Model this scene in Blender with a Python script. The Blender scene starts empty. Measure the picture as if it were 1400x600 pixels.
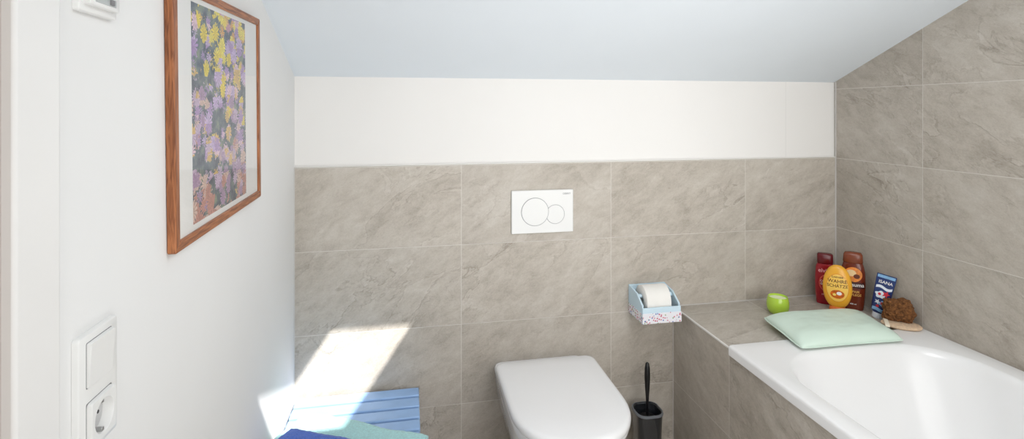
import bpy, bmesh, math, random
from mathutils import Vector, Matrix, noise
random.seed(7)
scene = bpy.context.scene
scene.view_settings.view_transform = 'Standard'
COL = scene.collection

def S(r, g, b):
    f = lambda c: (c/255/12.92) if c/255 <= 0.04045 else ((c/255+0.055)/1.055)**2.4
    return (f(r), f(g), f(b), 1)

# ------------------------------------------------------------------ materials
def mat(name, color, rough=0.5, metal=0.0, var=0.04, vscale=8, bump=0.0, bscale=200, spec=0.5, coat=0.0):
    m = bpy.data.materials.new(name); m.use_nodes = True
    nt = m.node_tree; p = nt.nodes['Principled BSDF']
    tc = nt.nodes.new('ShaderNodeTexCoord')
    n = nt.nodes.new('ShaderNodeTexNoise'); n.inputs['Scale'].default_value = vscale; n.inputs['Detail'].default_value = 3
    nt.links.new(tc.outputs['Object'], n.inputs['Vector'])
    r = nt.nodes.new('ShaderNodeValToRGB')
    r.color_ramp.elements[0].position = 0.3; r.color_ramp.elements[1].position = 0.7
    r.color_ramp.elements[0].color = tuple(c*(1-var) for c in color[:3])+(1,)
    r.color_ramp.elements[1].color = tuple(min(1, c*(1+var)) for c in color[:3])+(1,)
    nt.links.new(n.outputs['Fac'], r.inputs['Fac']); nt.links.new(r.outputs['Color'], p.inputs['Base Color'])
    p.inputs['Roughness'].default_value = rough; p.inputs['Metallic'].default_value = metal
    p.inputs['Specular IOR Level'].default_value = spec
    p.inputs['Coat Weight'].default_value = coat
    if bump > 0:
        n2 = nt.nodes.new('ShaderNodeTexNoise'); n2.inputs['Scale'].default_value = bscale; n2.inputs['Detail'].default_value = 2
        nt.links.new(tc.outputs['Object'], n2.inputs['Vector'])
        b = nt.nodes.new('ShaderNodeBump'); b.inputs['Strength'].default_value = bump; b.inputs['Distance'].default_value = 0.002
        nt.links.new(n2.outputs['Fac'], b.inputs['Height']); nt.links.new(b.outputs['Normal'], p.inputs['Normal'])
    return m

def tile_mat(name, offx=0.0, offy=0.0, offz=0.0, bright=1.0, seed=0.0):
    """slate-look stoneware, 60x30 cm; axes picked from the surface normal"""
    m = bpy.data.materials.new(name); m.use_nodes = True
    nt = m.node_tree; N = nt.nodes; L = nt.links; p = N['Principled BSDF']
    def M(op, a, b=None, c=None):
        x = N.new('ShaderNodeMath'); x.operation = op
        for i, v in enumerate((a, b, c)):
            if v is None: continue
            if isinstance(v, (int, float)): x.inputs[i].default_value = v
            else: L.new(v, x.inputs[i])
        return x.outputs[0]
    g = N.new('ShaderNodeNewGeometry')
    sp = N.new('ShaderNodeSeparateXYZ'); L.new(g.outputs['Position'], sp.inputs[0])
    sn = N.new('ShaderNodeSeparateXYZ'); L.new(g.outputs['True Normal'], sn.inputs[0])
    nx = M('GREATER_THAN', M('ABSOLUTE', sn.outputs[0]), 0.5)
    nz = M('GREATER_THAN', M('ABSOLUTE', sn.outputs[2]), 0.5)
    X = M('SUBTRACT', sp.outputs[0], offx); Y = M('SUBTRACT', sp.outputs[1], offy); Z = M('SUBTRACT', sp.outputs[2], offz)
    def mix(f, a, b):
        return M('ADD', M('MULTIPLY', a, M('SUBTRACT', 1.0, f)), M('MULTIPLY', b, f))
    u = mix(nx, X, Y); v = mix(nz, Z, Y)
    us = M('DIVIDE', u, 0.597); vs = M('DIVIDE', v, 0.3)
    iu = M('FLOOR', us); iv = M('FLOOR', vs)
    fu = M('FRACT', us); fv = M('FRACT', vs)
    du = M('MULTIPLY', M('MINIMUM', fu, M('SUBTRACT', 1.0, fu)), 0.597)
    dv = M('MULTIPLY', M('MINIMUM', fv, M('SUBTRACT', 1.0, fv)), 0.3)
    d = M('MINIMUM', du, dv)
    grout = M('LESS_THAN', d, 0.0010)
    idv = N.new('ShaderNodeCombineXYZ'); L.new(iu, idv.inputs[0]); L.new(iv, idv.inputs[1]); L.new(M('ADD', M('MULTIPLY', nx, 3.3), seed), idv.inputs[2])
    wn = N.new('ShaderNodeTexWhiteNoise'); L.new(idv.outputs[0], wn.inputs['Vector'])
    uv = N.new('ShaderNodeCombineXYZ'); L.new(u, uv.inputs[0]); L.new(v, uv.inputs[1])
    W = M('MULTIPLY', wn.outputs['Value'], 37.0)
    mr = N.new('ShaderNodeMapping'); L.new(uv.outputs[0], mr.inputs['Vector']); mr.inputs['Rotation'].default_value = (0, 0, math.radians(-30))
    mp = N.new('ShaderNodeMapping'); L.new(mr.outputs[0], mp.inputs['Vector']); mp.inputs['Scale'].default_value = (1.0, 2.0, 1)
    def noi(scale, det, dist, rough=0.6):
        n = N.new('ShaderNodeTexNoise'); n.noise_dimensions = '4D'
        L.new(mp.outputs[0], n.inputs['Vector']); L.new(W, n.inputs['W'])
        n.inputs['Scale'].default_value = scale; n.inputs['Detail'].default_value = det
        n.inputs['Distortion'].default_value = dist; n.inputs['Roughness'].default_value = rough
        return n.outputs['Fac']
    n1 = noi(2.0, 10, 0.4, 0.64); n2 = noi(13, 8, 0.3, 0.74); n3 = noi(2.6, 10, 0.7, 0.56); n4 = noi(150, 2, 0); n5 = noi(1.3, 8, 0.7, 0.6); n6 = noi(4.6, 10, 0.6, 0.58)
    def crease(nf, k, mid=0.5):
        return M('MAXIMUM', M('SUBTRACT', 1.0, M('MULTIPLY', M('ABSOLUTE', M('SUBTRACT', nf, mid)), k)), 0.0)
    patch = M('MAXIMUM', M('MINIMUM', M('MULTIPLY', M('SUBTRACT', n5, 0.44), 7.0), 1.0), 0.0)
    step = M('MINIMUM', M('MAXIMUM', M('MULTIPLY', M('SUBTRACT', n3, 0.5), 40.0), -1.0), 1.0)
    step2 = M('MINIMUM', M('MAXIMUM', M('MULTIPLY', M('SUBTRACT', n6, 0.56), 34.0), 0.0), 1.0)
    vein = M('MULTIPLY', M('ADD', crease(n3, 95.0), M('MULTIPLY', crease(n6, 80.0, 0.56), 0.6)), patch)
    pale = M('MULTIPLY', M('ADD', crease(n3, 90.0, 0.516), M('MULTIPLY', crease(n6, 80.0, 0.58), 0.6)), patch)
    h = M('ADD', M('ADD', M('MULTIPLY', n1, 0.40), M('MULTIPLY', n2, 0.44)), M('MULTIPLY', n4, 0.16))
    hs = M('ADD', M('MULTIPLY', M('MULTIPLY', step, patch), 0.012), M('MULTIPLY', M('MULTIPLY', step2, patch), 0.018))
    hv = M('ADD', M('ADD', M('SUBTRACT', h, M('MULTIPLY', vein, 0.085)), hs), M('MULTIPLY', pale, 0.045))
    r = N.new('ShaderNodeValToRGB'); L.new(hv, r.inputs['Fac'])
    e = r.color_ramp.elements
    def c(a): return tuple(x*bright for x in a[:3])+(1,)
    e[0].position = 0.35; e[0].color = c(S(156, 147, 135)); e[1].position = 0.67; e[1].color = c(S(210, 204, 195))
    k = e.new(0.5); k.color = c(S(187, 179, 168))
    tv = M('ADD', 0.97, M('MULTIPLY', wn.outputs['Value'], 0.07))
    mc = N.new('ShaderNodeVectorMath'); mc.operation = 'SCALE'; L.new(r.outputs[0], mc.inputs[0]); L.new(tv, mc.inputs['Scale'])
    mx = N.new('ShaderNodeMix'); mx.data_type = 'RGBA'; L.new(grout, mx.inputs['Factor']); L.new(mc.outputs[0], mx.inputs[6]); mx.inputs[7].default_value = S(214, 210, 203)
    L.new(mx.outputs[2], p.inputs['Base Color'])
    p.inputs['Roughness'].default_value = 0.5; p.inputs['Specular IOR Level'].default_value = 0.35
    b = N.new('ShaderNodeBump'); b.inputs['Strength'].default_value = 0.7; b.inputs['Distance'].default_value = 0.007
    L.new(M('ADD', M('SUBTRACT', hv, M('MULTIPLY', grout, 0.2)), M('MULTIPLY', hs, 2.5)), b.inputs['Height']); L.new(b.outputs['Normal'], p.inputs['Normal'])
    return m

def plaster(name, color, seam=None):
    m = mat(name, color, rough=0.85, var=0.012, vscale=3, bump=0.06, bscale=260, spec=0.2)
    if seam is not None:
        nt = m.node_tree; N = nt.nodes; L = nt.links; p = N['Principled BSDF']
        src = p.inputs['Base Color'].links[0].from_socket
        g = N.new('ShaderNodeNewGeometry'); s = N.new('ShaderNodeSeparateXYZ'); L.new(g.outputs['Position'], s.inputs[0])
        a = N.new('ShaderNodeMath'); a.operation = 'SUBTRACT'; L.new(s.outputs[0], a.inputs[0]); a.inputs[1].default_value = seam
        b = N.new('ShaderNodeMath'); b.operation = 'ABSOLUTE'; L.new(a.outputs[0], b.inputs[0])
        c = N.new('ShaderNodeMath'); c.operation = 'LESS_THAN'; L.new(b.outputs[0], c.inputs[0]); c.inputs[1].default_value = 0.0016
        mx = N.new('ShaderNodeMix'); mx.data_type = 'RGBA'; L.new(c.outputs[0], mx.inputs['Factor']); L.new(src, mx.inputs[6])
        mx.inputs[7].default_value = tuple(x*0.93 for x in color[:3])+(1,); L.new(mx.outputs[2], p.inputs['Base Color'])
    return m

def wood(name, c1, c2, axis_scale=(60, 60, 3), rough=0.45):
    m = bpy.data.materials.new(name); m.use_nodes = True
    nt = m.node_tree; N = nt.nodes; L = nt.links; p = N['Principled BSDF']
    tc = N.new('ShaderNodeTexCoord'); mp = N.new('ShaderNodeMapping'); L.new(tc.outputs['Object'], mp.inputs[0])
    mp.inputs['Scale'].default_value = axis_scale
    n = N.new('ShaderNodeTexNoise'); n.inputs['Scale'].default_value = 3; n.inputs['Detail'].default_value = 6; n.inputs['Distortion'].default_value = 1.2
    L.new(mp.outputs[0], n.inputs['Vector'])
    r = N.new('ShaderNodeValToRGB'); r.color_ramp.elements[0].color = c1; r.color_ramp.elements[1].color = c2
    r.color_ramp.elements[0].position = 0.35; r.color_ramp.elements[1].position = 0.65
    L.new(n.outputs['Fac'], r.inputs[0]); L.new(r.outputs[0], p.inputs['Base Color']); p.inputs['Roughness'].default_value = rough
    return m

M_tile_b = tile_mat('tile_back', 0.0, 0, 0.0, seed=1)
M_tile_r = tile_mat('tile_right', 0, -0.40, 0.0, seed=5, bright=0.95)
M_tile_s = tile_mat('tile_surround', 0.606, -0.389, 0.008, seed=9, bright=0.96)
M_floor = tile_mat('tile_floor', 0.1, 0.0, 0.0, seed=12, bright=1.0)
M_wall = plaster('plaster_white', S(234, 234, 233))
M_knee = plaster('plaster_knee', S(235, 233, 230), seam=1.99)
M_ceil = plaster('plaster_ceiling', S(225, 231, 236))
M_white = mat('white_plastic', S(234, 234, 232), rough=0.3, var=0.005)
M_casing = mat('white_lacquer', S(236, 235, 233), rough=0.4, var=0.01)
M_ceram = mat('white_ceramic', S(235, 235, 236), rough=0.12, var=0.004, coat=0.3)
M_tub = mat('white_acrylic', S(236, 236, 236), rough=0.22, var=0.004)
M_seat = mat('white_duroplast', S(237, 237, 238), rough=0.25, var=0.004)
M_dark = mat('dark_gap', S(60, 60, 62), rough=0.7)
M_gap = mat('grey_gap', S(130, 130, 132), rough=0.6)
M_gapl = mat('light_grey_gap', S(162, 162, 163), rough=0.6)
M_metal = mat('brushed_metal', S(190, 190, 190), rough=0.25, metal=1.0)
M_sil = mat('grey_silicone', S(205, 202, 198), rough=0.6)
M_trimw = mat('white_edge_profile', S(228, 226, 222), rough=0.4)

# ------------------------------------------------------------------ mesh helpers
def mk(name, verts, faces, m, parent=None, smooth=True, sharp=40, bevel=0, seg=2, fix=True):
    me = bpy.data.meshes.new(name)
    me.from_pydata([tuple(v) for v in verts], [], faces)
    if fix:
        bm = bmesh.new(); bm.from_mesh(me); bmesh.ops.recalc_face_normals(bm, faces=bm.faces); bm.to_mesh(me); bm.free()
    me.update()
    o = bpy.data.objects.new(name, me); COL.objects.link(o)
    me.materials.append(m)
    if smooth:
        for p in me.polygons: p.use_smooth = True
        if sharp: me.set_sharp_from_angle(angle=math.radians(sharp))
    if parent: o.parent = parent
    if bevel:
        b = o.modifiers.new('bevel', 'BEVEL'); b.width = bevel; b.segments = seg; b.limit_method = 'ANGLE'; b.angle_limit = math.radians(35)
    return o
def boxdata(x0, x1, y0, y1, z0, z1):
    v = [(x, y, z) for x in (x0, x1) for y in (y0, y1) for z in (z0, z1)]
    f = [(0,1,3,2),(4,6,7,5),(0,4,5,1),(2,3,7,6),(0,2,6,4),(1,5,7,3)]
    return v, f
def merge(parts):
    V=[]; F=[]
    for v, f in parts:
        o=len(V); V+=list(v); F+=[tuple(i+o for i in q) for q in f]
    return V, F
def box(name, b, m, parent=None, bevel=0.002):
    v, f = boxdata(*b); return mk(name, v, f, m, parent, bevel=bevel)
def boxes(name, bl, m, parent=None, bevel=0.002):
    v, f = merge([boxdata(*b) for b in bl]); return mk(name, v, f, m, parent, bevel=bevel)
def loft(rings, caps=(True, True)):
    n = len(rings[0]); V = [p for r in rings for p in r]; F = []
    for i in range(len(rings)-1):
        for j in range(n):
            k = (j+1) % n; F.append((i*n+j, i*n+k, (i+1)*n+k, (i+1)*n+j))
    if caps[0]: F.append(tuple(range(n)))
    if caps[1]: F.append(tuple((len(rings)-1)*n+j for j in range(n)))
    return V, F
def lathe(profile, n=40, axis='Z', c=(0,0,0), caps=(False, False)):
    rings = []
    for r, h in profile:
        ring = []
        for j in range(n):
            a = 2*math.pi*j/n; x, y = r*math.cos(a), r*math.sin(a)
            if axis == 'Z': q = (x, y, h)
            elif axis == 'X': q = (h, x, y)
            else: q = (x, h, y)
            ring.append((q[0]+c[0], q[1]+c[1], q[2]+c[2]))
        rings.append(ring)
    return loft(rings, caps)
def sellipse(rx, ry, n=2.5, N=48, z=0, cx=0, cy=0):
    out = []
    for j in range(N):
        a = 2*math.pi*j/N; c, s = math.cos(a), math.sin(a)
        out.append((cx+rx*math.copysign(abs(c)**(2/n), c), cy+ry*math.copysign(abs(s)**(2/n), s), z))
    return out
def rrect(x0, x1, y0, y1, r, z, k=12):
    out = []
    for cx, cy, a0 in ((x1-r, y1-r, 0), (x0+r, y1-r, 90), (x0+r, y0+r, 180), (x1-r, y0+r, 270)):
        for i in range(k+1):
            a = math.radians(a0+90*i/k); out.append((cx+r*math.cos(a), cy+r*math.sin(a), z))
    return out
def thing(name, label, cat, loc=(0,0,0), rot=(0,0,0)):
    e = bpy.data.objects.new(name, None); e.empty_display_size = 0.05; COL.objects.link(e)
    e.location = loc; e.rotation_euler = rot; e['label'] = label; e['category'] = cat
    return e
def struct(o): o['kind'] = 'structure'; return o
def text_data(body, size, cx=0, cz=0, sy=1.0):
    cu = bpy.data.curves.new('txt', 'FONT'); cu.body = body; cu.size = size; cu.align_x = 'CENTER'; cu.align_y = 'CENTER'; cu.offset = size*0.012
    o = bpy.data.objects.new('txt', cu); COL.objects.link(o)
    bpy.context.view_layer.update()
    dg = bpy.context.evaluated_depsgraph_get()
    me = bpy.data.meshes.new_from_object(o.evaluated_get(dg))
    V = [(v.co.x+cx, v.co.y*sy+cz) for v in me.vertices]; F = [tuple(p.vertices) for p in me.polygons]
    bpy.data.objects.remove(o); bpy.data.meshes.remove(me); bpy.data.curves.remove(cu)
    return V, F
def disc_data(rx, rz, cx=0, cz=0, rings=5, n=32, fn=None):
    V = [(cx, cz)]; F = []
    for i in range(1, rings+1):
        for j in range(n):
            a = 2*math.pi*j/n; k = (fn(a) if fn else 1.0)
            V.append((cx+rx*k*i/rings*math.cos(a), cz+rz*k*i/rings*math.sin(a)))
    for j in range(n):
        F.append((0, 1+j, 1+(j+1)%n))
        for i in range(rings-1):
            a = 1+i*n; b = 1+(i+1)*n; F.append((a+j, b+j, b+(j+1)%n, a+(j+1)%n))
    return V, F
def rect_data(x0, x1, z0, z1, n=12, wav=0.0):
    V = []; F = []
    for i in range(n+1):
        for k in range(n+1): V.append((x0+(x1-x0)*i/n, z0+(z1-z0)*k/n+wav*math.sin(2*math.pi*i/n)))
    for i in range(n):
        for k in range(n):
            a = i*(n+1)+k; F.append((a, a+n+1, a+n+2, a+1))
    return V, F
def decal(name, data, m, parent, surf=None, y=0, eps=0.0006):
    V, F = data
    return mk(name, [(x, (surf(x, z) if surf else y)-eps, z) for x, z in V], F, m, parent, smooth=False, fix=False)
def cut(o, vf):
    c = mk('cutter', vf[0], vf[1], M_white, o.parent, smooth=False)
    b = o.modifiers.new('cut', 'BOOLEAN'); b.operation = 'DIFFERENCE'; b.object = c; b.solver = 'EXACT'
    bpy.context.view_layer.update()
    me = bpy.data.meshes.new_from_object(o.evaluated_get(bpy.context.evaluated_depsgraph_get()))
    o.modifiers.clear(); o.data = me
    bpy.data.objects.remove(c)

# ------------------------------------------------------------------ ROOM
XR = 2.23; YF = -2.75
cz = lambda y: 1.533-0.43*y
def prismX(name, x0, x1, poly, m):
    r0 = [(x0, y, z) for y, z in poly]; r1 = [(x1, y, z) for y, z in poly]
    v, f = loft([r0, r1]); return struct(mk(name, v, f, m, smooth=False))
struct(box('wall_back_tiled', (0, XR, 0.0, 0.11, 0, 1.203), M_tile_b, bevel=0))
struct(box('wall_back', (0, XR, 0.008, 0.11, 1.203, cz(0)), M_knee, bevel=0))
DY0, DY1, DZ = -1.392, -2.25, 2.0
parts = []
for poly in ([(0.11, 0), (0.11, cz(0.11)), (DY0, cz(DY0)), (DY0, 0)],
             [(DY0, DZ), (DY0, cz(DY0)), (DY1, cz(DY1)), (DY1, DZ)],
             [(DY1, 0), (DY1, cz(DY1)), (YF, cz(YF)), (YF, 0)]):
    parts.append(loft([[(-0.12, y, z) for y, z in poly], [(0, y, z) for y, z in poly]]))
v, f = merge(parts); struct(mk('wall_left', v, f, M_wall, smooth=False))
prismX('wall_right', XR, XR+0.1, [(0.11, 0), (0.11, cz(0.11)), (YF, cz(YF)), (YF, 0)], M_tile_r)
struct(box('wall_front', (-0.12, XR+0.1, YF-0.1, YF, 0, cz(YF)), M_wall, bevel=0))
struct(box('floor', (-0.12, XR+0.1, YF-0.1, 0.11, -0.1, 0), M_floor, bevel=0))
WX0, WX1, WY0, WY1 = 0.743, 1.036, -1.06, -1.753
xs = [-0.12, WX0, WX1, XR+0.1]; ys = [0.11, WY0, WY1, YF-0.1]
V = [(x, y, cz(y)) for x in xs for y in ys]; F = []
for i in range(3):
    for j in range(3):
        if i == 1 and j == 1: continue
        a = i*4+j; F.append((a, a+4, a+5, a+1))
o = struct(mk('ceiling', V, F, M_ceil, smooth=False, fix=False))
bm = bmesh.new(); bm.from_mesh(o.data)
geo = bmesh.ops.extrude_face_region(bm, geom=bm.faces[:])
bmesh.ops.translate(bm, verts=[g for g in geo['geom'] if isinstance(g, bmesh.types.BMVert)], vec=(0, 0, 0.012))
bmesh.ops.recalc_face_normals(bm, faces=bm.faces); bm.to_mesh(o.data); bm.free()
def slab(x0, x1, y0, y1, h0, h1):
    return loft([[(x0, y0, cz(y0)+h0), (x1, y0, cz(y0)+h0), (x1, y1, cz(y1)+h0), (x0, y1, cz(y1)+h0)],
                 [(x0, y0, cz(y0)+h1), (x1, y0, cz(y0)+h1), (x1, y1, cz(y1)+h1), (x0, y1, cz(y1)+h1)]])
v, f = merge([slab(WX0-0.06, WX0-0.003, WY0+0.06, WY1-0.06, 0.013, 0.02), slab(WX1+0.003, WX1+0.06, WY0+0.06, WY1-0.06, 0.013, 0.02),
              slab(WX0-0.003, WX1+0.003, WY0+0.06, WY0+0.003, 0.013, 0.02), slab(WX0-0.003, WX1+0.003, WY1-0.003, WY1-0.06, 0.013, 0.02)])
struct(mk('window_1', v, f, M_casing, smooth=False))
M_door = wood('door_beige', S(180, 158, 142), S(164, 142, 126), (3, 3, 0.6), 0.5)
struct(box('door_1', (-0.09, -0.05, DY1+0.005, DY0-0.005, 0.005, DZ-0.005), M_door))
struct(boxes('trim_1', [(0, 0.016, DY0, DY0+0.072, 0, DZ+0.07), (0, 0.016, DY1-0.072, DY1, 0, DZ+0.07), (0, 0.016, DY1, DY0, DZ, DZ+0.07)], M_casing, bevel=0.004))
struct(box('trim_2', (0.0, XR-0.004, -0.0015, 0.0078, 1.203, 1.206), M_trimw, bevel=0))
struct(box('trim_3', (XR-0.004, XR-0.0002, -0.0035, -0.0002, 0.612, cz(0)-0.002), M_sil, bevel=0))
struct(box('trim_4', (0.0002, 0.003, -0.0025, -0.0002, 0.0, 1.2), M_sil, bevel=0))

# ------------------------------------------------------------------ BATH SURROUND + TUB
XS, YL, ZL = 1.462, -0.389, 0.608
sur = thing('bathtub_surround', 'tiled stone-look plinth and ledge around the bathtub', 'bathtub surround', (XS, 0, 0))
def loc(b, base): return (b[0]-base[0], b[1]-base[0], b[2]-base[1], b[3]-base[1], b[4]-base[2], b[5]-base[2])
bs = (XS, 0, 0)
v, f = merge([boxdata(*loc((XS, XR-0.0005, YL+0.001, -0.0005, 0.0, ZL), bs)), boxdata(*loc((XS, XS+0.02, -2.12, YL+0.001, 0.0, 0.588), bs)),
              boxdata(*loc((XS+0.02, XR-0.0005, -2.12, -2.10, 0.0, 0.588), bs))])
mk('tiled_body', v, f, M_tile_s, sur, smooth=False)
boxes('edge_profile', [loc((XS-0.003, XS+0.003, YL+0.001, -0.001, ZL-0.003, ZL+0.002), bs)], M_trimw, sur, bevel=0)
boxes('silicone_joint', [loc((XS+0.004, XR-0.004, -0.005, -0.001, ZL, ZL+0.003), bs), loc((XR-0.005, XR-0.001, YL+0.001, -0.001, ZL, ZL+0.003), bs),
                         loc((XS-0.002, XS+0.003, -0.004, -0.001, 0.0, ZL), bs)], M_sil, sur, bevel=0)

tub = thing('bathtub', 'white acrylic built-in bathtub with rounded basin', 'bathtub', ((XS+XR)/2, -1.24, 0.0))
tx, ty = (XS+XR)/2, -1.24
x0, x1, y0, y1 = XS-0.010, XR-0.002, -2.10, YL-0.002
def R(a, b, c, d, r, z): return rrect(a-tx, b-tx, c-ty, d-ty, r, z)
zt = 0.622
rings = [R(x0, x1, y0, y1, 0.012, 0.590), R(x0, x1, y0, y1, 0.012, zt-0.010), R(x0+0.001, x1-0.001, y0+0.001, y1-0.001, 0.012, zt-0.005),
         R(x0+0.004, x1-0.004, y0+0.004, y1-0.004, 0.012, zt-0.0012), R(x0+0.009, x1-0.009, y0+0.009, y1-0.009, 0.012, zt),
         R(1.509, 2.158, -1.983, -0.484, 0.20, zt), R(1.514, 2.153, -1.978, -0.489, 0.197, zt-0.0018), R(1.520, 2.147, -1.972, -0.495, 0.195, zt-0.008),
         R(1.526, 2.141, -1.966, -0.503, 0.195, zt-0.022), R(1.538, 2.130, -1.955, -0.53, 0.19, 0.54), R(1.558, 2.110, -1.93, -0.585, 0.19, 0.42),
         R(1.580, 2.088, -1.90, -0.65, 0.185, 0.31), R(1.600, 2.068, -1.87, -0.715, 0.175, 0.24), R(1.635, 2.035, -1.83, -0.78, 0.16, 0.205),
         R(1.68, 1.99, -1.78, -0.85, 0.13, 0.19), R(1.78, 1.9, -1.5, -1.1, 0.05, 0.185)]
v, f = loft(rings, (False, True)); mk('tub_shell', v, f, M_tub, tub, sharp=60)
v, f = lathe([(0.0001, 0.008), (0.025, 0.008), (0.031, 0.004), (0.033, 0.0)], 32, c=(0, -0.35, 0.187), caps=(True, False)); mk('drain', v, f, M_metal, tub)

# ------------------------------------------------------------------ FLUSH PLATE
fp = thing('flush_plate', 'white rectangular dual flush plate with two round buttons', 'flush plate', (0.911, 0, 1.016))
v, f = boxdata(-0.123, 0.123, -0.011, -0.0002, -0.083, 0.083); mk('plate', v, f, M_white, fp, bevel=0.003, seg=3)
def ydisc(r, y0_, y1_, cx, czz, n=56): return lathe([(r, y0_), (r, y1_+0.0008), (r-0.0008, y1_)], n, axis='Y', c=(cx, 0, czz), caps=(False, True))
bx, bz, sx_, sz_ = -0.031, 0.000, 0.050, -0.012
v, f = ydisc(0.0377, -0.011, -0.0116, sx_, sz_); mk('small_button_gap', v, f, M_gapl, fp)
v, f = ydisc(0.0358, -0.011, -0.0125, sx_, sz_); mk('small_button', v, f, M_white, fp)
v, f = ydisc(0.0547, -0.011, -0.0130, bx, bz); mk('large_button_gap', v, f, M_gapl, fp)
v, f = ydisc(0.0526, -0.011, -0.0140, bx, bz); mk('large_button', v, f, M_white, fp)
decal('lettering', text_data('GEBERIT', 0.0085, 0.096, 0.067), M_gap, fp, y=-0.011, eps=0.0003)

# ------------------------------------------------------------------ TOILET
def douts(a, yb, yc, yt, z, rb=0.03, n=2.25, N=30):
    out = []
    b = yc-yt
    for i in range(N+1):
        t = math.pi*i/N; c, s = math.cos(t), math.sin(t)
        out.append((a*math.copysign(abs(c)**(2/n), c), yc-b*abs(s)**(2/n), z))
    for i in range(7):
        t = math.radians(180-90*i/6); out.append((-a+rb+rb*math.cos(t), yb-rb+rb*math.sin(t), z))
    for i in range(7):
        t = math.radians(90-90*i/6); out.append((a-rb+rb*math.cos(t), yb-rb+rb*math.sin(t), z))
    return out
toi = thing('toilet', 'white wall-hung ceramic toilet with closed D-shaped lid', 'toilet', (0.895, 0, 0.0))
rings = [douts(0.09, -0.0002, -0.10, -0.20, 0.12), douts(0.105, -0.0002, -0.12, -0.26, 0.14), douts(0.125, -0.0002, -0.18, -0.38, 0.20), douts(0.15, -0.0002, -0.26, -0.48, 0.28),
         douts(0.168, -0.0002, -0.34, -0.545, 0.36), douts(0.175, -0.0002, -0.38, -0.575, 0.42), douts(0.176, -0.0002, -0.39, -0.580, 0.438), douts(0.172, -0.0002, -0.39, -0.576, 0.443)]
v, f = loft(rings); mk('bowl', v, f, M_ceram, toi, sharp=50)
rings = [douts(0.178, -0.105, -0.39, -0.590, 0.4435), douts(0.181, -0.102, -0.39, -0.593, 0.447), douts(0.181, -0.102, -0.39, -0.593, 0.456), douts(0.178, -0.105, -0.39, -0.59, 0.459)]
v, f = loft(rings); mk('seat', v, f, M_seat, toi)
rings = [douts(0.182, -0.100, -0.39, -0.596, 0.4605), douts(0.186, -0.097, -0.39, -0.600, 0.465), douts(0.187, -0.096, -0.39, -0.601, 0.478), douts(0.185, -0.098, -0.39, -0.599, 0.485),
         douts(0.181, -0.102, -0.39, -0.595, 0.489), douts(0.172, -0.111, -0.39, -0.585, 0.492), douts(0.12, -0.16, -0.38, -0.50, 0.494), douts(0.03, -0.25, -0.33, -0.36, 0.4945)]
v, f = loft(rings); mk('lid', v, f, M_seat, toi, sharp=60)
for sx in (-0.075, 0.075):
    v, f = lathe([(0.0001, -0.022), (0.009, -0.022), (0.009, 0.022), (0.0001, 0.022)], 20, axis='X', c=(sx, -0.088, 0.4535)); mk('hinge', v, f, M_metal, toi)

# ------------------------------------------------------------------ TOILET PAPER HOLDER + ROLL
M_lblue = mat('pale_blue_paint', S(204, 226, 238), rough=0.55, var=0.03)
def floral():
    m = bpy.data.materials.new('floral_print'); m.use_nodes = True; nt = m.node_tree; N = nt.nodes; L = nt.links; p = N['Principled BSDF']
    tc = N.new('ShaderNodeTexCoord'); vo = N.new('ShaderNodeTexVoronoi'); vo.inputs['Scale'].default_value = 130; L.new(tc.outputs['Object'], vo.inputs['Vector'])
    r = N.new('ShaderNodeValToRGB'); s = N.new('ShaderNodeSeparateColor'); L.new(vo.outputs['Color'], s.inputs[0]); L.new(s.outputs[0], r.inputs[0])
    r.color_ramp.interpolation = 'CONSTANT'; e = r.color_ramp.elements; e[0].color = S(236, 234, 236); e[1].position = 0.35; e[1].color = S(200, 100, 124)
    for q, c in ((0.55, S(130, 150, 196)), (0.70, S(160, 182, 150)), (0.82, S(220, 168, 180)), (0.94, S(86, 104, 156))):
        k = e.new(q); k.color = c
    lt = N.new('ShaderNodeMath'); lt.operation = 'LESS_THAN'; lt.inputs[1].default_value = 0.42; L.new(vo.outputs['Distance'], lt.inputs[0])
    mx = N.new('ShaderNodeMix'); mx.data_type = 'RGBA'; L.new(lt.outputs[0], mx.inputs['Factor']); mx.inputs[6].default_value = S(234, 234, 240); L.new(r.outputs[0], mx.inputs[7])
    L.new(mx.outputs[2], p.inputs['Base Color']); p.inputs['Roughness'].default_value = 0.5
    return m
M_floral = floral()
hx0, hx1, hy = 1.268, 1.424, -0.135
hc = (hx0+hx1)/2
hol = thing('toilet_paper_holder', 'pale blue wall-mounted wooden box with a floral band', 'toilet paper holder', (hc, 0, 0.60))
w = (hx1-hx0)/2
box('back_panel', (-w, w, -0.009, -0.0002, 0, 0.110), M_lblue, hol)
for sgn in (-1, 1):
    a, b = (-w, -w+0.007) if sgn < 0 else (w-0.007, w)
    poly = [(-0.009, 0.0), (-0.009, 0.108), (-0.075, 0.100), (hy+0.007, 0.068), (hy+0.007, 0.0)]
    v, f = loft([[(a, y, z) for y, z in poly], [(b, y, z) for y, z in poly]]); mk('side_panel', v, f, M_lblue, hol, bevel=0.0015)
    a, b = (-w-0.0015, -w) if sgn < 0 else (w, w+0.0015)
    box('floral_band', (a, b, hy+0.007, -0.006, 0.001, 0.038), M_floral, hol, bevel=0)
box('bottom_panel', (-w+0.007, w-0.007, hy+0.007, -0.009, 0, 0.007), M_lblue, hol)
box('front_panel', (-w, w, hy, hy+0.007, 0, 0.060), M_lblue, hol)
box('floral_band', (-w-0.0015, w+0.0015, hy-0.0015, hy, 0.001, 0.040), M_floral, hol, bevel=0)
v, f = lathe([(0.0001, -w+0.007), (0.008, -w+0.007), (0.008, w-0.007), (0.0001, w-0.007)], 20, axis='X', c=(0, -0.068, 0.084)); mk('rod', v, f, M_lblue, hol)
M_paper = mat('tissue_paper', S(236, 234, 229), rough=0.9, bump=0.3, bscale=300)
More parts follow.
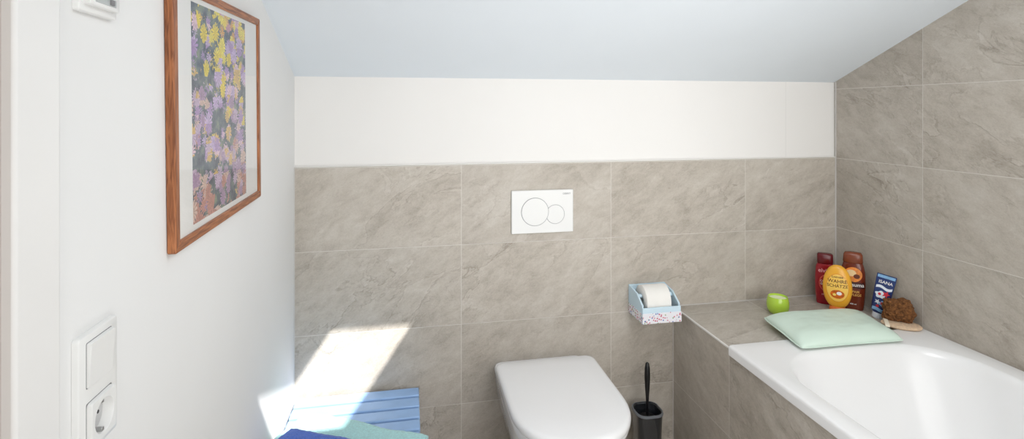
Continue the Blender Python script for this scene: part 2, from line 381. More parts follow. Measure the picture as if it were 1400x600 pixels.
rol = thing('toilet_paper_roll', 'white toilet paper roll sitting in the pale blue holder', 'toilet paper', (hc-0.004, -0.067, 0.671))
v, f = lathe([(0.021, -0.05), (0.052, -0.05), (0.054, -0.048), (0.054, 0.048), (0.052, 0.05), (0.021, 0.05), (0.021, -0.05)], 48, axis='X'); mk('paper', v, f, M_paper, rol, sharp=50)
pts = [(-0.0545*math.sin(math.radians(a)), 0.0545*math.cos(math.radians(a))) for a in range(0, 80, 8)] + [(-0.0555, 0.0), (-0.0555, -0.02)]
V = []; F = []
for i, (y, z) in enumerate(pts): V += [(-0.049, y, z+0.0006), (0.049, y, z+0.0006)]
for i in range(len(pts)-1): F.append((2*i, 2*i+1, 2*i+3, 2*i+2))
mk('loose_sheet', V, F, M_paper, rol, fix=False)

# ------------------------------------------------------------------ TOILET BRUSH
M_black = mat('black_plastic', S(20, 20, 22), rough=0.3)
M_smoke = mat('dark_glossy_plastic', S(40, 42, 46), rough=0.08, coat=0.8)
br = thing('toilet_brush', 'black toilet brush standing in a glossy dark holder', 'toilet brush', (1.300, -0.105, 0))
rings = [rrect(-0.040, 0.040, -0.040, 0.040, 0.030, 0.0, 8), rrect(-0.043, 0.043, -0.043, 0.043, 0.030, 0.02, 8), rrect(-0.051, 0.051, -0.050, 0.050, 0.034, 0.248, 8),
         rrect(-0.053, 0.053, -0.052, 0.052, 0.036, 0.258, 8), rrect(-0.051, 0.051, -0.050, 0.050, 0.034, 0.262, 8), rrect(-0.046, 0.046, -0.045, 0.045, 0.030, 0.259, 8), rrect(-0.040, 0.040, -0.038, 0.038, 0.028, 0.03, 8)]
v, f = loft(rings); mk('holder', v, f, M_smoke, br, sharp=50)
rr = [rrect(-0.0536, 0.0536, -0.0526, 0.0526, 0.036, 0.255, 8), rrect(-0.0542, 0.0542, -0.0532, 0.0532, 0.0365, 0.259, 8), rrect(-0.0525, 0.0525, -0.0515, 0.0515, 0.035, 0.2635, 8), rrect(-0.049, 0.049, -0.048, 0.048, 0.033, 0.2635, 8)]
v, f = loft(rr, (False, False)); mk('rim', v, f, mat('grey_rim', S(110, 114, 120), rough=0.12), br)
v, f = lathe([(0.0001, 0.035), (0.03, 0.04), (0.036, 0.07), (0.034, 0.11), (0.012, 0.13), (0.006, 0.16), (0.0050, 0.28), (0.0062, 0.31), (0.009, 0.345), (0.0108, 0.385), (0.0100, 0.42), (0.007, 0.438), (0.0001, 0.444)], 24)
mk('handle', v, f, M_black, br)
v, f = lathe([(0.0001, 0.240), (0.02, 0.238), (0.036, 0.231), (0.038, 0.225), (0.007, 0.223)], 28); mk('splash_disc', v, f, M_black, br)

# ------------------------------------------------------------------ STOOL
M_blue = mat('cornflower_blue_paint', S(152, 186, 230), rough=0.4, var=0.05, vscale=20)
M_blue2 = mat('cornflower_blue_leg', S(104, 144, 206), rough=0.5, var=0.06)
sx0, sx1, sy0, sy1, sh = 0.012, 0.438, -0.50, -0.022, 0.39
st = thing('stool', 'low blue slatted wooden stool in the corner', 'stool', ((sx0+sx1)/2, (sy0+sy1)/2, 0))
hw, hd = (sx1-sx0)/2, (sy1-sy0)/2
bl = []; ns = 7; pitch = (2*hd)/ns
for i in range(ns):
    y = hd-(i+1)*pitch; bl.append((-hw, hw, y+0.013, y+pitch, sh-0.02, sh))
boxes('slatted_seat', bl, M_blue, st, bevel=0.004)
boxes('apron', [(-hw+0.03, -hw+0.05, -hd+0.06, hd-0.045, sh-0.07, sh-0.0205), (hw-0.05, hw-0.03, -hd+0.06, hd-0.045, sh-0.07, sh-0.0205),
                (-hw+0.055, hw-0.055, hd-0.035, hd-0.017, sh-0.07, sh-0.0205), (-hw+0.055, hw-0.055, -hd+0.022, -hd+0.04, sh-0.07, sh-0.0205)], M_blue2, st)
for a in (-1, 1):
    for b in (-1, 1):
        cx, cy = a*(hw-0.035), b*(hd-0.03)
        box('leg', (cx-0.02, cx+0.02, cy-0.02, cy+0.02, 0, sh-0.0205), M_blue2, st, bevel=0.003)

# ------------------------------------------------------------------ TOWELS
def towel_mat(name, c):
    m = mat(name, c, rough=0.95, var=0.10, vscale=150, bump=0.9, bscale=380, spec=0.1)
    m.node_tree.nodes['Principled BSDF'].inputs['Sheen Weight'].default_value = 0.3
    return m
def towel(name, label, cx, cy, z, rot, L, Wd, layers, th, m, seed):
    e = thing(name, label, 'towel', (cx, cy, z), (0, 0, math.radians(rot)))
    h = th; pts = []
    W2 = Wd/2
    for k in range(layers):
        zc = h/2 + k*h*1.04
        xsn = [(-W2+2*W2*i/24) for i in range(25)]
        if k % 2: xsn = xsn[::-1]
        ins = 0.006*k
        for x in xsn: pts.append((x*(1-ins/W2), zc))
        if k < layers-1:
            sgn = 1 if k % 2 == 0 else -1
            for a in (-60, -30, 0, 30, 60):
                ar = math.radians(a); pts.append((sgn*(W2*(1-ins/W2)+h*0.5*math.cos(ar)), zc+h*0.52+h*0.52*math.sin(ar)))
    up = []; dn = []
    for i, p in enumerate(pts):
        a = pts[max(0, i-1)]; b = pts[min(len(pts)-1, i+1)]
        t = Vector((b[0]-a[0], b[1]-a[1])).normalized(); n = Vector((-t.y, t.x))
        up.append((p[0]+n.x*h*0.46, p[1]+n.y*h*0.46)); dn.append((p[0]-n.x*h*0.46, p[1]-n.y*h*0.46))
    poly = up+dn[::-1]
    rings = []; K = 80
    for j in range(K+1):
        u = j/K; y = -L/2+L*u
        edge = min(u, 1-u)*L
        ring = []
        for x, zz in poly:
            n1 = noise.noise(Vector((x*9+seed, y*9, zz*30)))
            n2 = noise.noise(Vector((x*80+seed, y*80, zz*80)))
            soft = min(1, edge/0.02); s = 0.93+0.07*math.sqrt(soft)
            ring.append((x+0.004*n1+0.0012*n2, y+0.006*noise.noise(Vector((x*8, seed, zz*20))), max(0.0005, zz*s+0.005*n1*zz/(h*layers)+0.0012*n2)))
        rings.append(ring)
    v, f = loft(rings); mk('folded_cloth', v, f, m, e, sharp=0)
    return e
M_teal = towel_mat('teal_terry', S(170, 216, 218))
M_navy = towel_mat('blue_terry', S(68, 106, 196))
towel('towel', 'pale teal folded terry towel lying on the blue stool', 0.220, -0.398, 0.3905, -28+90, 0.43, 0.22, 4, 0.0125, M_teal, 3.1)
towel('towel', 'royal blue folded terry towel on top of a teal towel', 0.138, -0.490, 0.4490, -28+90, 0.26, 0.19, 3, 0.011, M_navy, 8.7)

# ------------------------------------------------------------------ PICTURE
pic = thing('framed_picture', 'framed flower print, brown wooden frame, white mat, on white wall', 'picture', (0.0005, -0.7585, 1.407), (0, math.radians(-1.6), math.radians(90)))
pw, ph, ft, fw = 0.2635, 0.235, 0.015, 0.018
M_framev = wood('pine_frame_vertical', S(118, 66, 36), S(180, 114, 70), (70, 70, 5), 0.4)
M_frameh = wood('pine_frame_horizontal', S(118, 66, 36), S(180, 114, 70), (5, 70, 70), 0.4)
def rail(corners):
    return loft([[(x, 0, z) for x, z in corners], [(x, -ft, z) for x, z in corners]])
iw, ih = pw-fw, ph-fw
v, f = rail([(-pw, -ph), (-pw, ph), (-iw, ih), (-iw, -ih)]); mk('frame_stile', v, f, M_framev, pic, bevel=0.002)
v, f = rail([(pw, -ph), (pw, ph), (iw, ih), (iw, -ih)]); mk('frame_stile', v, f, M_framev, pic, bevel=0.002)
v, f = rail([(-pw, ph), (pw, ph), (iw, ih), (-iw, ih)]); mk('frame_rail', v, f, M_frameh, pic, bevel=0.002)
v, f = rail([(-pw, -ph), (pw, -ph), (iw, -ih), (-iw, -ih)]); mk('frame_rail', v, f, M_frameh, pic, bevel=0.002)
box('mat_board', (-iw, iw, -0.010, -0.001, -ih, ih), mat('mat_white', S(236, 235, 232), rough=0.8), pic, bevel=0)
def flower_mat():
    m = bpy.data.materials.new('flower_print'); m.use_nodes = True; nt = m.node_tree; N = nt.nodes; L = nt.links; p = N['Principled BSDF']
    tc = N.new('ShaderNodeTexCoord')
    n0 = N.new('ShaderNodeTexNoise'); n0.inputs['Scale'].default_value = 45; n0.inputs['Detail'].default_value = 4; L.new(tc.outputs['Object'], n0.inputs['Vector'])
    bg = N.new('ShaderNodeValToRGB'); L.new(n0.outputs['Fac'], bg.inputs[0]); e = bg.color_ramp.elements
    e[0].position = 0.35; e[0].color = S(44, 56, 78); e[1].position = 0.68; e[1].color = S(132, 142, 118); k = e.new(0.5); k.color = S(80, 96, 108)
    off = N.new('ShaderNodeVectorMath'); off.operation = 'MULTIPLY'; off.inputs[1].default_value = (1, 0, 1); L.new(tc.outputs['Object'], off.inputs[0])
    cur = bg.outputs[0]
    def M(op, a, b=0.0):
        x = N.new('ShaderNodeMath'); x.operation = op
        for i, v in enumerate((a, b)):
            if isinstance(v, (int, float)): x.inputs[i].default_value = v
            else: L.new(v, x.inputs[i])
        return x.outputs[0]
    sp = N.new('ShaderNodeSeparateXYZ'); L.new(off.outputs[0], sp.inputs[0])
    for li, (sc, shift, rad) in enumerate(((30, 3.1, 0.54), (27, 9.4, 0.44), (22, 17.7, 0.48))):
        sh = N.new('ShaderNodeVectorMath'); sh.operation = 'ADD'; sh.inputs[1].default_value = (shift, 0, shift*0.7); L.new(off.outputs[0], sh.inputs[0])
        vo = N.new('ShaderNodeTexVoronoi'); vo.inputs['Scale'].default_value = sc; vo.inputs['Randomness'].default_value = 0.85; L.new(sh.outputs[0], vo.inputs['Vector'])
        zn = N.new('ShaderNodeTexNoise'); zn.inputs['Scale'].default_value = 7; zn.inputs['Detail'].default_value = 0; L.new(vo.outputs['Position'], zn.inputs['Vector'])
        sc2 = N.new('ShaderNodeSeparateColor'); L.new(vo.outputs['Color'], sc2.inputs[0])
        zf = M('ADD', M('ADD', M('MULTIPLY', M('ADD', sp.outputs[2], 0.22), 1.45), M('MULTIPLY', M('SUBTRACT', zn.outputs['Fac'], 0.5), 0.9)), M('MULTIPLY', M('SUBTRACT', sc2.outputs[0], 0.5), 0.26))
        r = N.new('ShaderNodeValToRGB'); L.new(zf, r.inputs[0]); e = r.color_ramp.elements; r.color_ramp.interpolation = 'CONSTANT'
        e[0].position = 0; e[0].color = S(206, 144, 130); e[1].position = 0.92; e[1].color = S(206, 126, 104)
        for q, c in ((0.07, S(226, 194, 180)), (0.14, S(180, 146, 182)), (0.20, S(212, 186, 214)), (0.26, S(232, 192, 104)), (0.32, S(238, 204, 220)), (0.37, S(184, 148, 204)), (0.43, S(212, 186, 228)), (0.48, S(248, 222, 56)), (0.66, S(254, 236, 80)), (0.76, S(232, 168, 70)), (0.84, S(210, 144, 170))):
            kk = e.new(q); kk.color = c
        dv = N.new('ShaderNodeVectorMath'); dv.operation = 'SUBTRACT'; L.new(sh.outputs[0], dv.inputs[0]); L.new(vo.outputs['Position'], dv.inputs[1])
        ds = N.new('ShaderNodeSeparateXYZ'); L.new(dv.outputs[0], ds.inputs[0])
        ang = M('ARCTAN2', ds.outputs[2], ds.outputs[0])
        pet = M('ABSOLUTE', M('SINE', M('ADD', M('MULTIPLY', ang, 6.5), M('MULTIPLY', sc2.outputs[2], 9.0))))
        pn = N.new('ShaderNodeTexNoise'); pn.inputs['Scale'].default_value = 130; pn.inputs['Detail'].default_value = 2; L.new(sh.outputs[0], pn.inputs['Vector'])
        br_ = M('ADD', M('ADD', M('MULTIPLY', pn.outputs['Fac'], 0.75), M('MULTIPLY', vo.outputs['Distance'], 0.5)), M('MULTIPLY', pet, 0.36))
        shade = N.new('ShaderNodeVectorMath'); shade.operation = 'SCALE'; L.new(r.outputs[0], shade.inputs[0]); L.new(M('MINIMUM', br_, 1.05), shade.inputs['Scale'])
        edge = M('SUBTRACT', M('ADD', vo.outputs['Distance'], M('MULTIPLY', M('SUBTRACT', pn.outputs['Fac'], 0.5), 0.7)), M('MULTIPLY', pet, 0.14))
        mask = M('MULTIPLY', M('LESS_THAN', edge, rad-0.05), M('GREATER_THAN', sc2.outputs[1], 0.28))
        mx = N.new('ShaderNodeMix'); mx.data_type = 'RGBA'; L.new(mask, mx.inputs['Factor']); L.new(cur, mx.inputs[6]); L.new(shade.outputs[0], mx.inputs[7]); cur = mx.outputs[2]
    L.new(cur, p.inputs['Base Color']); p.inputs['Roughness'].default_value = 0.7
    return m
box('flower_print', (-0.1775, 0.1465, -0.0107, -0.0101, -ih+0.012, ih-0.010), flower_mat(), pic, bevel=0)
gm = bpy.data.materials.new('picture_glass'); gm.use_nodes = True; nt = gm.node_tree; nt.nodes.clear()
tr = nt.nodes.new('ShaderNodeBsdfTransparent'); gl = nt.nodes.new('ShaderNodeBsdfGlossy'); gl.inputs['Roughness'].default_value = 0.01
lw = nt.nodes.new('ShaderNodeLayerWeight'); lw.inputs['Blend'].default_value = 0.5
pwn = nt.nodes.new('ShaderNodeMath'); pwn.operation = 'POWER'; pwn.inputs[1].default_value = 4.0; nt.links.new(lw.outputs['Facing'], pwn.inputs[0])
ma = nt.nodes.new('ShaderNodeMath'); ma.operation = 'MULTIPLY_ADD'; ma.inputs[1].default_value = 0.9; ma.inputs[2].default_value = 0.06; nt.links.new(pwn.outputs[0], ma.inputs[0])
mi = nt.nodes.new('ShaderNodeMixShader'); ou = nt.nodes.new('ShaderNodeOutputMaterial')
nt.links.new(ma.outputs[0], mi.inputs[0]); nt.links.new(tr.outputs[0], mi.inputs[1]); nt.links.new(gl.outputs[0], mi.inputs[2]); nt.links.new(mi.outputs[0], ou.inputs[0])
mk('glass', [(-iw, -0.0122, -ih), (iw, -0.0122, -ih), (iw, -0.0122, ih), (-iw, -0.0122, ih)], [(0, 1, 2, 3)], gm, pic, smooth=False, fix=False)

# ------------------------------------------------------------------ SWITCH + SOCKET
sw = thing('switch_and_socket', 'white double wall plate with rocker switch above power socket', 'wall socket', (0.0003, -1.230, 1.052), (0, 0, math.radians(90)))
def ringxz(x0, x1, z0, z1, r, y, k=6): return [(p[0], y, p[1]) for p in rrect(x0, x1, z0, z1, r, 0, k)]
def platey(name, hx, z0, z1, r, y0_, y1_, m, par, cx=0, bev=0.0015):
    v, f = loft([ringxz(cx-hx, cx+hx, z0, z1, r, y0_), ringxz(cx-hx, cx+hx, z0, z1, r, y1_+bev), ringxz(cx-hx+bev*0.4, cx+hx-bev*0.4, z0+bev*0.4, z1-bev*0.4, r, y1_+bev*0.3), ringxz(cx-hx+bev, cx+hx-bev, z0+bev, z1-bev, max(r-bev, 0.001), y1_)])
    return mk(name, v, f, m, par, sharp=50)
cov = platey('cover_frame', 0.0435, -0.0765, 0.0765, 0.004, 0, -0.008, M_white, sw)
v, f = loft([ringxz(-0.028, 0.028, 0.010, 0.066, 0.002, -0.008), ringxz(-0.028, 0.028, 0.010, 0.066, 0.002, -0.0105),
             [(x, (-0.0105 - 0.0035*(z-0.010)/0.056), z) for x, _, z in ringxz(-0.0272, 0.0272, 0.0108, 0.0652, 0.002, 0)]])
mk('rocker_switch', v, f, M_white, sw, sharp=35)
platey('switch_gap', 0.0289, 0.0091, 0.0669, 0.002, -0.0078, -0.0083, M_gap, sw, bev=0.0003)
N_ = 48
def sq(h, n, y, cz_=-0.038): return [(p[0], y, p[1]+cz_) for p in sellipse(h, h, n, N_)]
v, f = loft([sq(0.028, 14, -0.008), sq(0.028, 14, -0.0125), sq(0.0272, 14, -0.0145), sq(0.0220, 2, -0.0145), sq(0.0212, 2, -0.0135), sq(0.0204, 2, -0.0010)], (False, True))
mk('socket_insert', v, f, M_white, sw, sharp=35)
gp = platey('socket_gap', 0.0289, -0.0669, -0.0091, 0.002, -0.0078, -0.0083, M_gap, sw, bev=0.0003)
cyl = lathe([(0.0213, 0.01), (0.0213, -0.02)], 48, axis='Y', c=(0, 0, -0.038), caps=(True, True))
try:
    cut(cov, cyl); cut(gp, cyl)
except Exception as ex:
    print('cut failed', ex)
v, f = lathe([(0.0203, -0.0012), (0.0203, -0.0017), (0.0001, -0.0017)], 40, axis='Y', c=(0, 0, -0.038)); mk('socket_floor', v, f, mat('shaded_plastic', S(196, 196, 196), rough=0.4), sw)
for sx in (-0.0095, 0.0095):
    v, f = ydisc(0.0028, -0.0017, -0.0022, sx, -0.038, 16); mk('pin_hole', v, f, M_dark, sw)
for sz in (1, -1):
    a, b = sorted((-0.038+sz*0.0160, -0.038+sz*0.0206)); box('earth_clip', (-0.0025, 0.0025, -0.0125, -0.0012, a, b), M_metal, sw, bevel=0.0004)
# ------------------------------------------------------------------ THERMOSTAT
th = thing('thermostat', 'small white wall thermostat above the power socket', 'thermostat', (0.0003, -1.230, 1.532), (0, 0, math.radians(90)))
platey('base_plate', 0.0425, 0.0, 0.082, 0.004, 0, -0.008, M_white, th)
platey('housing', 0.034, 0.009, 0.073, 0.003, -0.008, -0.016, M_white, th)
platey('display_panel', 0.024, 0.014, 0.024, 0.001, -0.016, -0.0166, mat('pale_grey_panel', S(186, 190, 190), rough=0.35), th, bev=0.0003)
v, f = merge([lathe([(0.019, -0.016), (0.018, -0.023), (0.016, -0.024), (0.0001, -0.024)], 36, axis='Y', c=(0, 0, 0.047))]); mk('dial', v, f, M_white, th, sharp=50)
platey('slide_switch', 0.004, 0.0155, 0.0225, 0.0008, -0.0166, -0.019, M_gap, th, cx=0.012, bev=0.0004)

# ------------------------------------------------------------------ BOTTLES
def bottle_surface(profile):
    def s(x, z):
        for i in range(len(profile)-1):
            a, b = profile[i], profile[i+1]
            if a[0] <= z <= b[0]:
                t = (z-a[0])/max(1e-6, b[0]-a[0]); rx = a[1]+(b[1]-a[1])*t; ry = a[2]+(b[2]-a[2])*t; n = a[3]
                k = max(0.0, 1-abs(x/rx)**n); return -ry*k**(1/n)
        return -profile[0][2]
    return s
def refine(profile, k=5):
    out = []
    P = profile
    for i in range(len(P)-1):
        p0 = P[max(0, i-1)]; p1 = P[i]; p2 = P[i+1]; p3 = P[min(len(P)-1, i+2)]
        for j in range(k):
            t = j/k
            q = [0.5*((2*p1[c])+(-p0[c]+p2[c])*t+(2*p0[c]-5*p1[c]+4*p2[c]-p3[c])*t*t+(-p0[c]+3*p1[c]-3*p2[c]+p3[c])*t**3) for c in range(3)]
            out.append((q[0], max(0.0005, q[1]), max(0.0005, q[2]), p1[3]))
    out.append(P[-1]); return out
def body(name, profile, m, par, N=56):
    rings = [sellipse(rx, ry, n, N, z) for z, rx, ry, n in profile]
    v, f = loft(rings); return mk(name, v, f, m, par, sharp=60)
RB = math.radians(-42)
M_txtw = mat('white_print', S(244, 242, 238), rough=0.4)
M_gold = mat('gold_print', S(236, 184, 96), rough=0.4)
M_brt = mat('brown_print', S(104, 44, 16), rough=0.4)
# -- dark red shampoo
e = thing('shampoo_bottle', 'dark red shampoo bottle with pink lettering', 'bottle', (2.100, -0.086, ZL+0.0005), (0, 0, RB+math.radians(6)))
M_red = mat('dark_red_plastic', S(156, 20, 34), rough=0.25); M_red2 = mat('maroon_cap', S(98, 14, 24), rough=0.25)
P = refine([(0.0, 0.026, 0.016, 2.6), (0.004, 0.031, 0.020, 2.6), (0.05, 0.0355, 0.023, 2.6), (0.11, 0.036, 0.023, 2.6), (0.150, 0.033, 0.021, 2.6), (0.164, 0.028, 0.019, 2.6)])
body('bottle_body', P, M_red, e); s = bottle_surface(P)
body('cap', [(0.1645, 0.028, 0.018, 2.8), (0.167, 0.030, 0.019, 2.8), (0.200, 0.029, 0.018, 2.8), (0.205, 0.026, 0.015, 2.8)], M_red2, e)
M_pinkp = mat('pink_print', S(240, 170, 176), rough=0.4)
decal('lettering', text_data("elvital", 0.0225, 0, 0.138), M_pinkp, e, s)
decal('label_ring', disc_data(0.024, 0.034, 0.0, 0.088), mat('rose_label', S(214, 90, 80), rough=0.35, var=0.2, vscale=50), e, s, eps=0.0004)
decal('label_disc', disc_data(0.020, 0.029, 0.0, 0.088), mat('crimson_label', S(170, 26, 36), rough=0.35), e, s, eps=0.0008)
decal('lettering', text_data("COLOR\nGLANZ", 0.0115, 0, 0.090), M_txtw, e, s, eps=0.0013)
decal('lettering', text_data("PFLEGE", 0.009, 0, 0.040), M_pinkp, e, s, eps=0.0009)
# -- brown shampoo
e = thing('shampoo_bottle', 'brown shampoo bottle with white lettering and orange label', 'bottle', (2.163, -0.162, ZL+0.0005), (0, 0, RB))
M_brown = mat('brown_plastic', S(112, 44, 24), rough=0.2, coat=0.3); M_amber = mat('amber_cap', S(126, 62, 36), rough=0.25)
P = refine([(0.0, 0.032, 0.018, 2.8), (0.004, 0.036, 0.022, 2.8), (0.05, 0.041, 0.025, 2.8), (0.11, 0.043, 0.025, 2.8), (0.155, 0.041, 0.023, 2.8), (0.186, 0.033, 0.020, 2.8)])
body('bottle_body', P, M_brown, e); s = bottle_surface(P)
body('cap', [(0.1865, 0.032, 0.019, 2.8), (0.189, 0.035, 0.020, 2.8), (0.217, 0.033, 0.018, 2.8), (0.226, 0.028, 0.014, 2.8), (0.228, 0.016, 0.010, 2.8)], M_amber, e)
decal('label_disc', disc_data(0.031, 0.029, 0, 0.142), mat('orange_fruit_print', S(226, 136, 56), rough=0.35, var=0.3, vscale=60), e, s, eps=0.0004)
decal('label_disc', disc_data(0.017, 0.013, -0.007, 0.148), mat('cream_nut_print', S(246, 214, 160), rough=0.35), e, s, eps=0.0008)
decal('label_disc', disc_data(0.011, 0.009, 0.012, 0.136), M_brt, e, s, eps=0.0009)
decal('label_band', rect_data(-0.038, 0.038, 0.090, 0.114, wav=0.002), mat('dark_brown_label', S(60, 18, 14), rough=0.35), e, s, eps=0.0006)
decal('lettering', text_data("schauma", 0.0205, 0.002, 0.102), M_txtw, e, s, eps=0.0012)
decal('lettering', text_data("REPAIR\n& PFLEGE", 0.0125, 0.002, 0.068), M_gold, e, s, eps=0.0008)
decal('lettering', text_data("400 ml", 0.008, 0, 0.025), M_txtw, e, s, eps=0.0008)
# -- yellow conditioner
e = thing('conditioner_bottle', 'oval yellow conditioner bottle standing on its orange cap', 'bottle', (2.070, -0.184, ZL+0.0005), (0, 0, RB))
M_yel = mat('honey_yellow_plastic', S(242, 176, 54), rough=0.25, var=0.06); M_cap = mat('orange_cap', S(222, 112, 40), rough=0.3)
body('cap', [(0.0, 0.026, 0.017, 2.4), (0.002, 0.029, 0.019, 2.4), (0.022, 0.027, 0.018, 2.4), (0.024, 0.024, 0.016, 2.4)], M_cap, e)
P = refine([(0.0242, 0.024, 0.015, 2.2), (0.034, 0.034, 0.019, 2.2), (0.06, 0.0455, 0.023, 2.2), (0.10, 0.0505, 0.024, 2.2), (0.14, 0.045, 0.022, 2.2), (0.170, 0.031, 0.016, 2.2), (0.184, 0.014, 0.009, 2.2), (0.186, 0.004, 0.003, 2.2)])
body('bottle_body', P, M_yel, e); s = bottle_surface(P)
decal('label_ring', disc_data(0.0385, 0.055, 0, 0.101), mat('amber_label', S(220, 136, 36), rough=0.35, var=0.1, vscale=60), e, s, eps=0.0004)
decal('label_disc', disc_data(0.0370, 0.053, 0, 0.101), mat('pale_yellow_label', S(252, 206, 96), rough=0.35, var=0.03), e, s, eps=0.0009)
decal('lettering', text_data("GARNIER", 0.0098, 0, 0.143), M_brt, e, s, eps=0.0014)
decal('lettering', text_data("WAHRE", 0.0185, 0, 0.127), M_brt, e, s, eps=0.0014)
decal('lettering', text_data("SCHÄTZE", 0.0165, 0, 0.109), M_brt, e, s, eps=0.0014)
decal('honey_picture', disc_data(0.024, 0.017, 0, 0.077), mat('honey_print', S(206, 98, 20), rough=0.3, var=0.4, vscale=120), e, s, eps=0.0012)
decal('honey_picture', disc_data(0.009, 0.007, 0.006, 0.081), M_txtw, e, s, eps=0.0016)
decal('honey_picture', disc_data(0.006, 0.005, -0.010, 0.075), mat('honey_light', S(255, 220, 110), rough=0.3), e, s, eps=0.0016)
# -- tube
e = thing('shower_gel_tube', 'dark blue squeeze tube with red and white graphics on white cap', 'tube', (2.179, -0.258, ZL+0.0008), (math.radians(2), math.radians(11), RB-math.radians(4)))
M_tw = mat('tube_white', S(230, 236, 244), rough=0.3); M_tb = mat('tube_blue', S(34, 54, 110), rough=0.3, var=0.1, vscale=40); M_tlb = mat('tube_light_blue', S(140, 186, 226), rough=0.3, var=0.15, vscale=40); M_tr = mat('tube_red', S(206, 44, 60), rough=0.35)
v, f = lathe([(0.0001, 0), (0.016, 0), (0.0175, 0.002), (0.0175, 0.020), (0.0165, 0.022), (0.0001, 0.022)], 36); mk('cap', v, f, M_tw, e, sharp=40)
P = [(0.0222, 0.020, 0.017, 2.2), (0.03, 0.0250, 0.0195, 2.2), (0.06, 0.0275, 0.0175, 2.2), (0.10, 0.029, 0.010, 2.2), (0.140, 0.031, 0.003, 2.4), (0.150, 0.0315, 0.0014, 2.6), (0.172, 0.0315, 0.0012, 2.6)]
body('tube_body', P, M_tb, e); s = bottle_surface(P)
decal('lettering', text_data("ISANA", 0.0160, 0.001, 0.142), M_txtw, e, s, eps=0.0014)
decal('label_band', rect_data(-0.028, 0.028, 0.158, 0.169), M_tlb, e, s, eps=0.0008)
decal('label_band', rect_data(-0.0260, 0.0260, 0.116, 0.126, wav=0.004), M_tw, e, s, eps=0.0008)
decal('label_band', rect_data(-0.0235, 0.0235, 0.030, 0.042, wav=0.003), M_tlb, e, s, eps=0.0008)
starf = lambda a: 1.0 if int(round(a/(math.pi/5))) % 2 == 0 else 0.45
decal('cloud_shape', disc_data(0.017, 0.013, -0.006, 0.094, fn=lambda a: 1+0.14*math.sin(5*a)), M_tw, e, s, eps=0.0010)
decal('cloud_shape', disc_data(0.013, 0.010, 0.007, 0.062, fn=lambda a: 1+0.16*math.sin(4*a+1)), M_tlb, e, s, eps=0.0010)
decal('star', disc_data(0.014, 0.014, 0.010, 0.100, n=10, rings=3, fn=starf), M_tr, e, s, eps=0.0018)
decal('star', disc_data(0.010, 0.010, -0.011, 0.066, n=10, rings=3, fn=starf), M_tw, e, s, eps=0.0018)
decal('star', disc_data(0.009, 0.009, 0.005, 0.064, n=10, rings=3, fn=starf), M_tr, e, s, eps=0.0020)
decal('dot', disc_data(0.005, 0.005, -0.010, 0.096), M_tr, e, s, eps=0.0016)
decal('dot', disc_data(0.005, 0.005, -0.008, 0.050), M_tr, e, s, eps=0.0014)
decal('dot', disc_data(0.004, 0.004, 0.013, 0.080), M_tw, e, s, eps=0.0014)

# ------------------------------------------------------------------ GREEN CANDLE GLASS
M_lime = mat('lime_glass', S(180, 214, 70), rough=0.15, coat=0.3, var=0.04)
e = thing('candle_holder', 'round lime green glass candle holder on the bath ledge', 'candle holder', (1.830, -0.150, ZL+0.0005))
prof = [(0.0001, 0.0), (0.022, 0.0), (0.030, 0.003), (0.0365, 0.011), (0.0400, 0.022), (0.0412, 0.034), (0.0405, 0.046), (0.0385, 0.056), (0.0365, 0.063), (0.0355, 0.0665), (0.0340, 0.0670), (0.0335, 0.0640), (0.0350, 0.0590)]
v, f = lathe(prof, 48); mk('glass_bowl', v, f, M_lime, e)
v, f = lathe([(0.0348, 0.0590), (0.018, 0.0575), (0.0001, 0.0570)], 40); mk('wax', v, f, mat('pale_green_wax', S(238, 244, 206), rough=0.6), e)

# ------------------------------------------------------------------ BATH PILLOW
M_mint = mat('mint_vinyl', S(214, 233, 220), rough=0.45, var=0.015, vscale=15)
e = thing('bath_pillow', 'pale mint green bath pillow lying across the tub rim', 'cushion', (1.862, -0.368, zt+0.001), (0, 0, 0))
corners = [Vector((1.650, -0.494)), Vector((2.045, -0.506)), Vector((2.105, -0.252)), Vector((1.695, -0.234))]
G = 48; V = []; F = []
def pil(u, v, side):
    rc = 1-0.055*(abs(u*v)**5)
    pu = u*(1-0.035*(1-v*v))*rc; pv = v*(1-0.055*(1-u*u))*rc
    a, b, c, d = corners
    s_, t_ = (pu+1)/2, (pv+1)/2
    p = a*(1-s_)*(1-t_)+b*s_*(1-t_)+c*s_*t_+d*(1-s_)*t_
    h = (max(0, (1-u**4))*max(0, (1-v**4)))**0.55
    wr = 0.0028*noise.noise(Vector((u*2.4, v*2.4, 1.7)))*h + 0.0016*noise.noise(Vector((u*7, v*7, 4.7)))*(1-abs(u*v))*h
    return (p.x-1.862, p.y+0.368, (0.011+0.038*h+wr) if side else (0.011-0.0105*min(1, h*1.3)))
for side in (1, 0):
    for i in range(G+1):
        for j in range(G+1): V.append(pil(-1+2*i/G, -1+2*j/G, side))
off = (G+1)**2
for i in range(G):
    for j in range(G):
        a = i*(G+1)+j; F.append((a, a+G+1, a+G+2, a+1)); F.append((off+a, off+a+1, off+a+G+2, off+a+G+1))
o = mk('cushion', V, F, M_mint, e, sharp=0)
bm = bmesh.new(); bm.from_mesh(o.data); bmesh.ops.remove_doubles(bm, verts=bm.verts, dist=0.0002); bmesh.ops.recalc_face_normals(bm, faces=bm.faces); bm.to_mesh(o.data); bm.free()
path = []
for k in range(4*G):
    q, r_ = divmod(k, G); t = -1+2*r_/G
    u, v_ = [(t, -1), (1, t), (-t, 1), (-1, -t)][q]; path.append(Vector(pil(u, v_, 1)))
rings = []
for i, p in enumerate(path):
    d = (path[(i+1) % len(path)]-path[i-1]).normalized(); n = Vector((-d.y, d.x, 0))
    rings.append([tuple(p+n*0.0022*math.cos(a)+Vector((0, 0, 0.0022*math.sin(a)))) for a in [2*math.pi*k/8 for k in range(8)]])
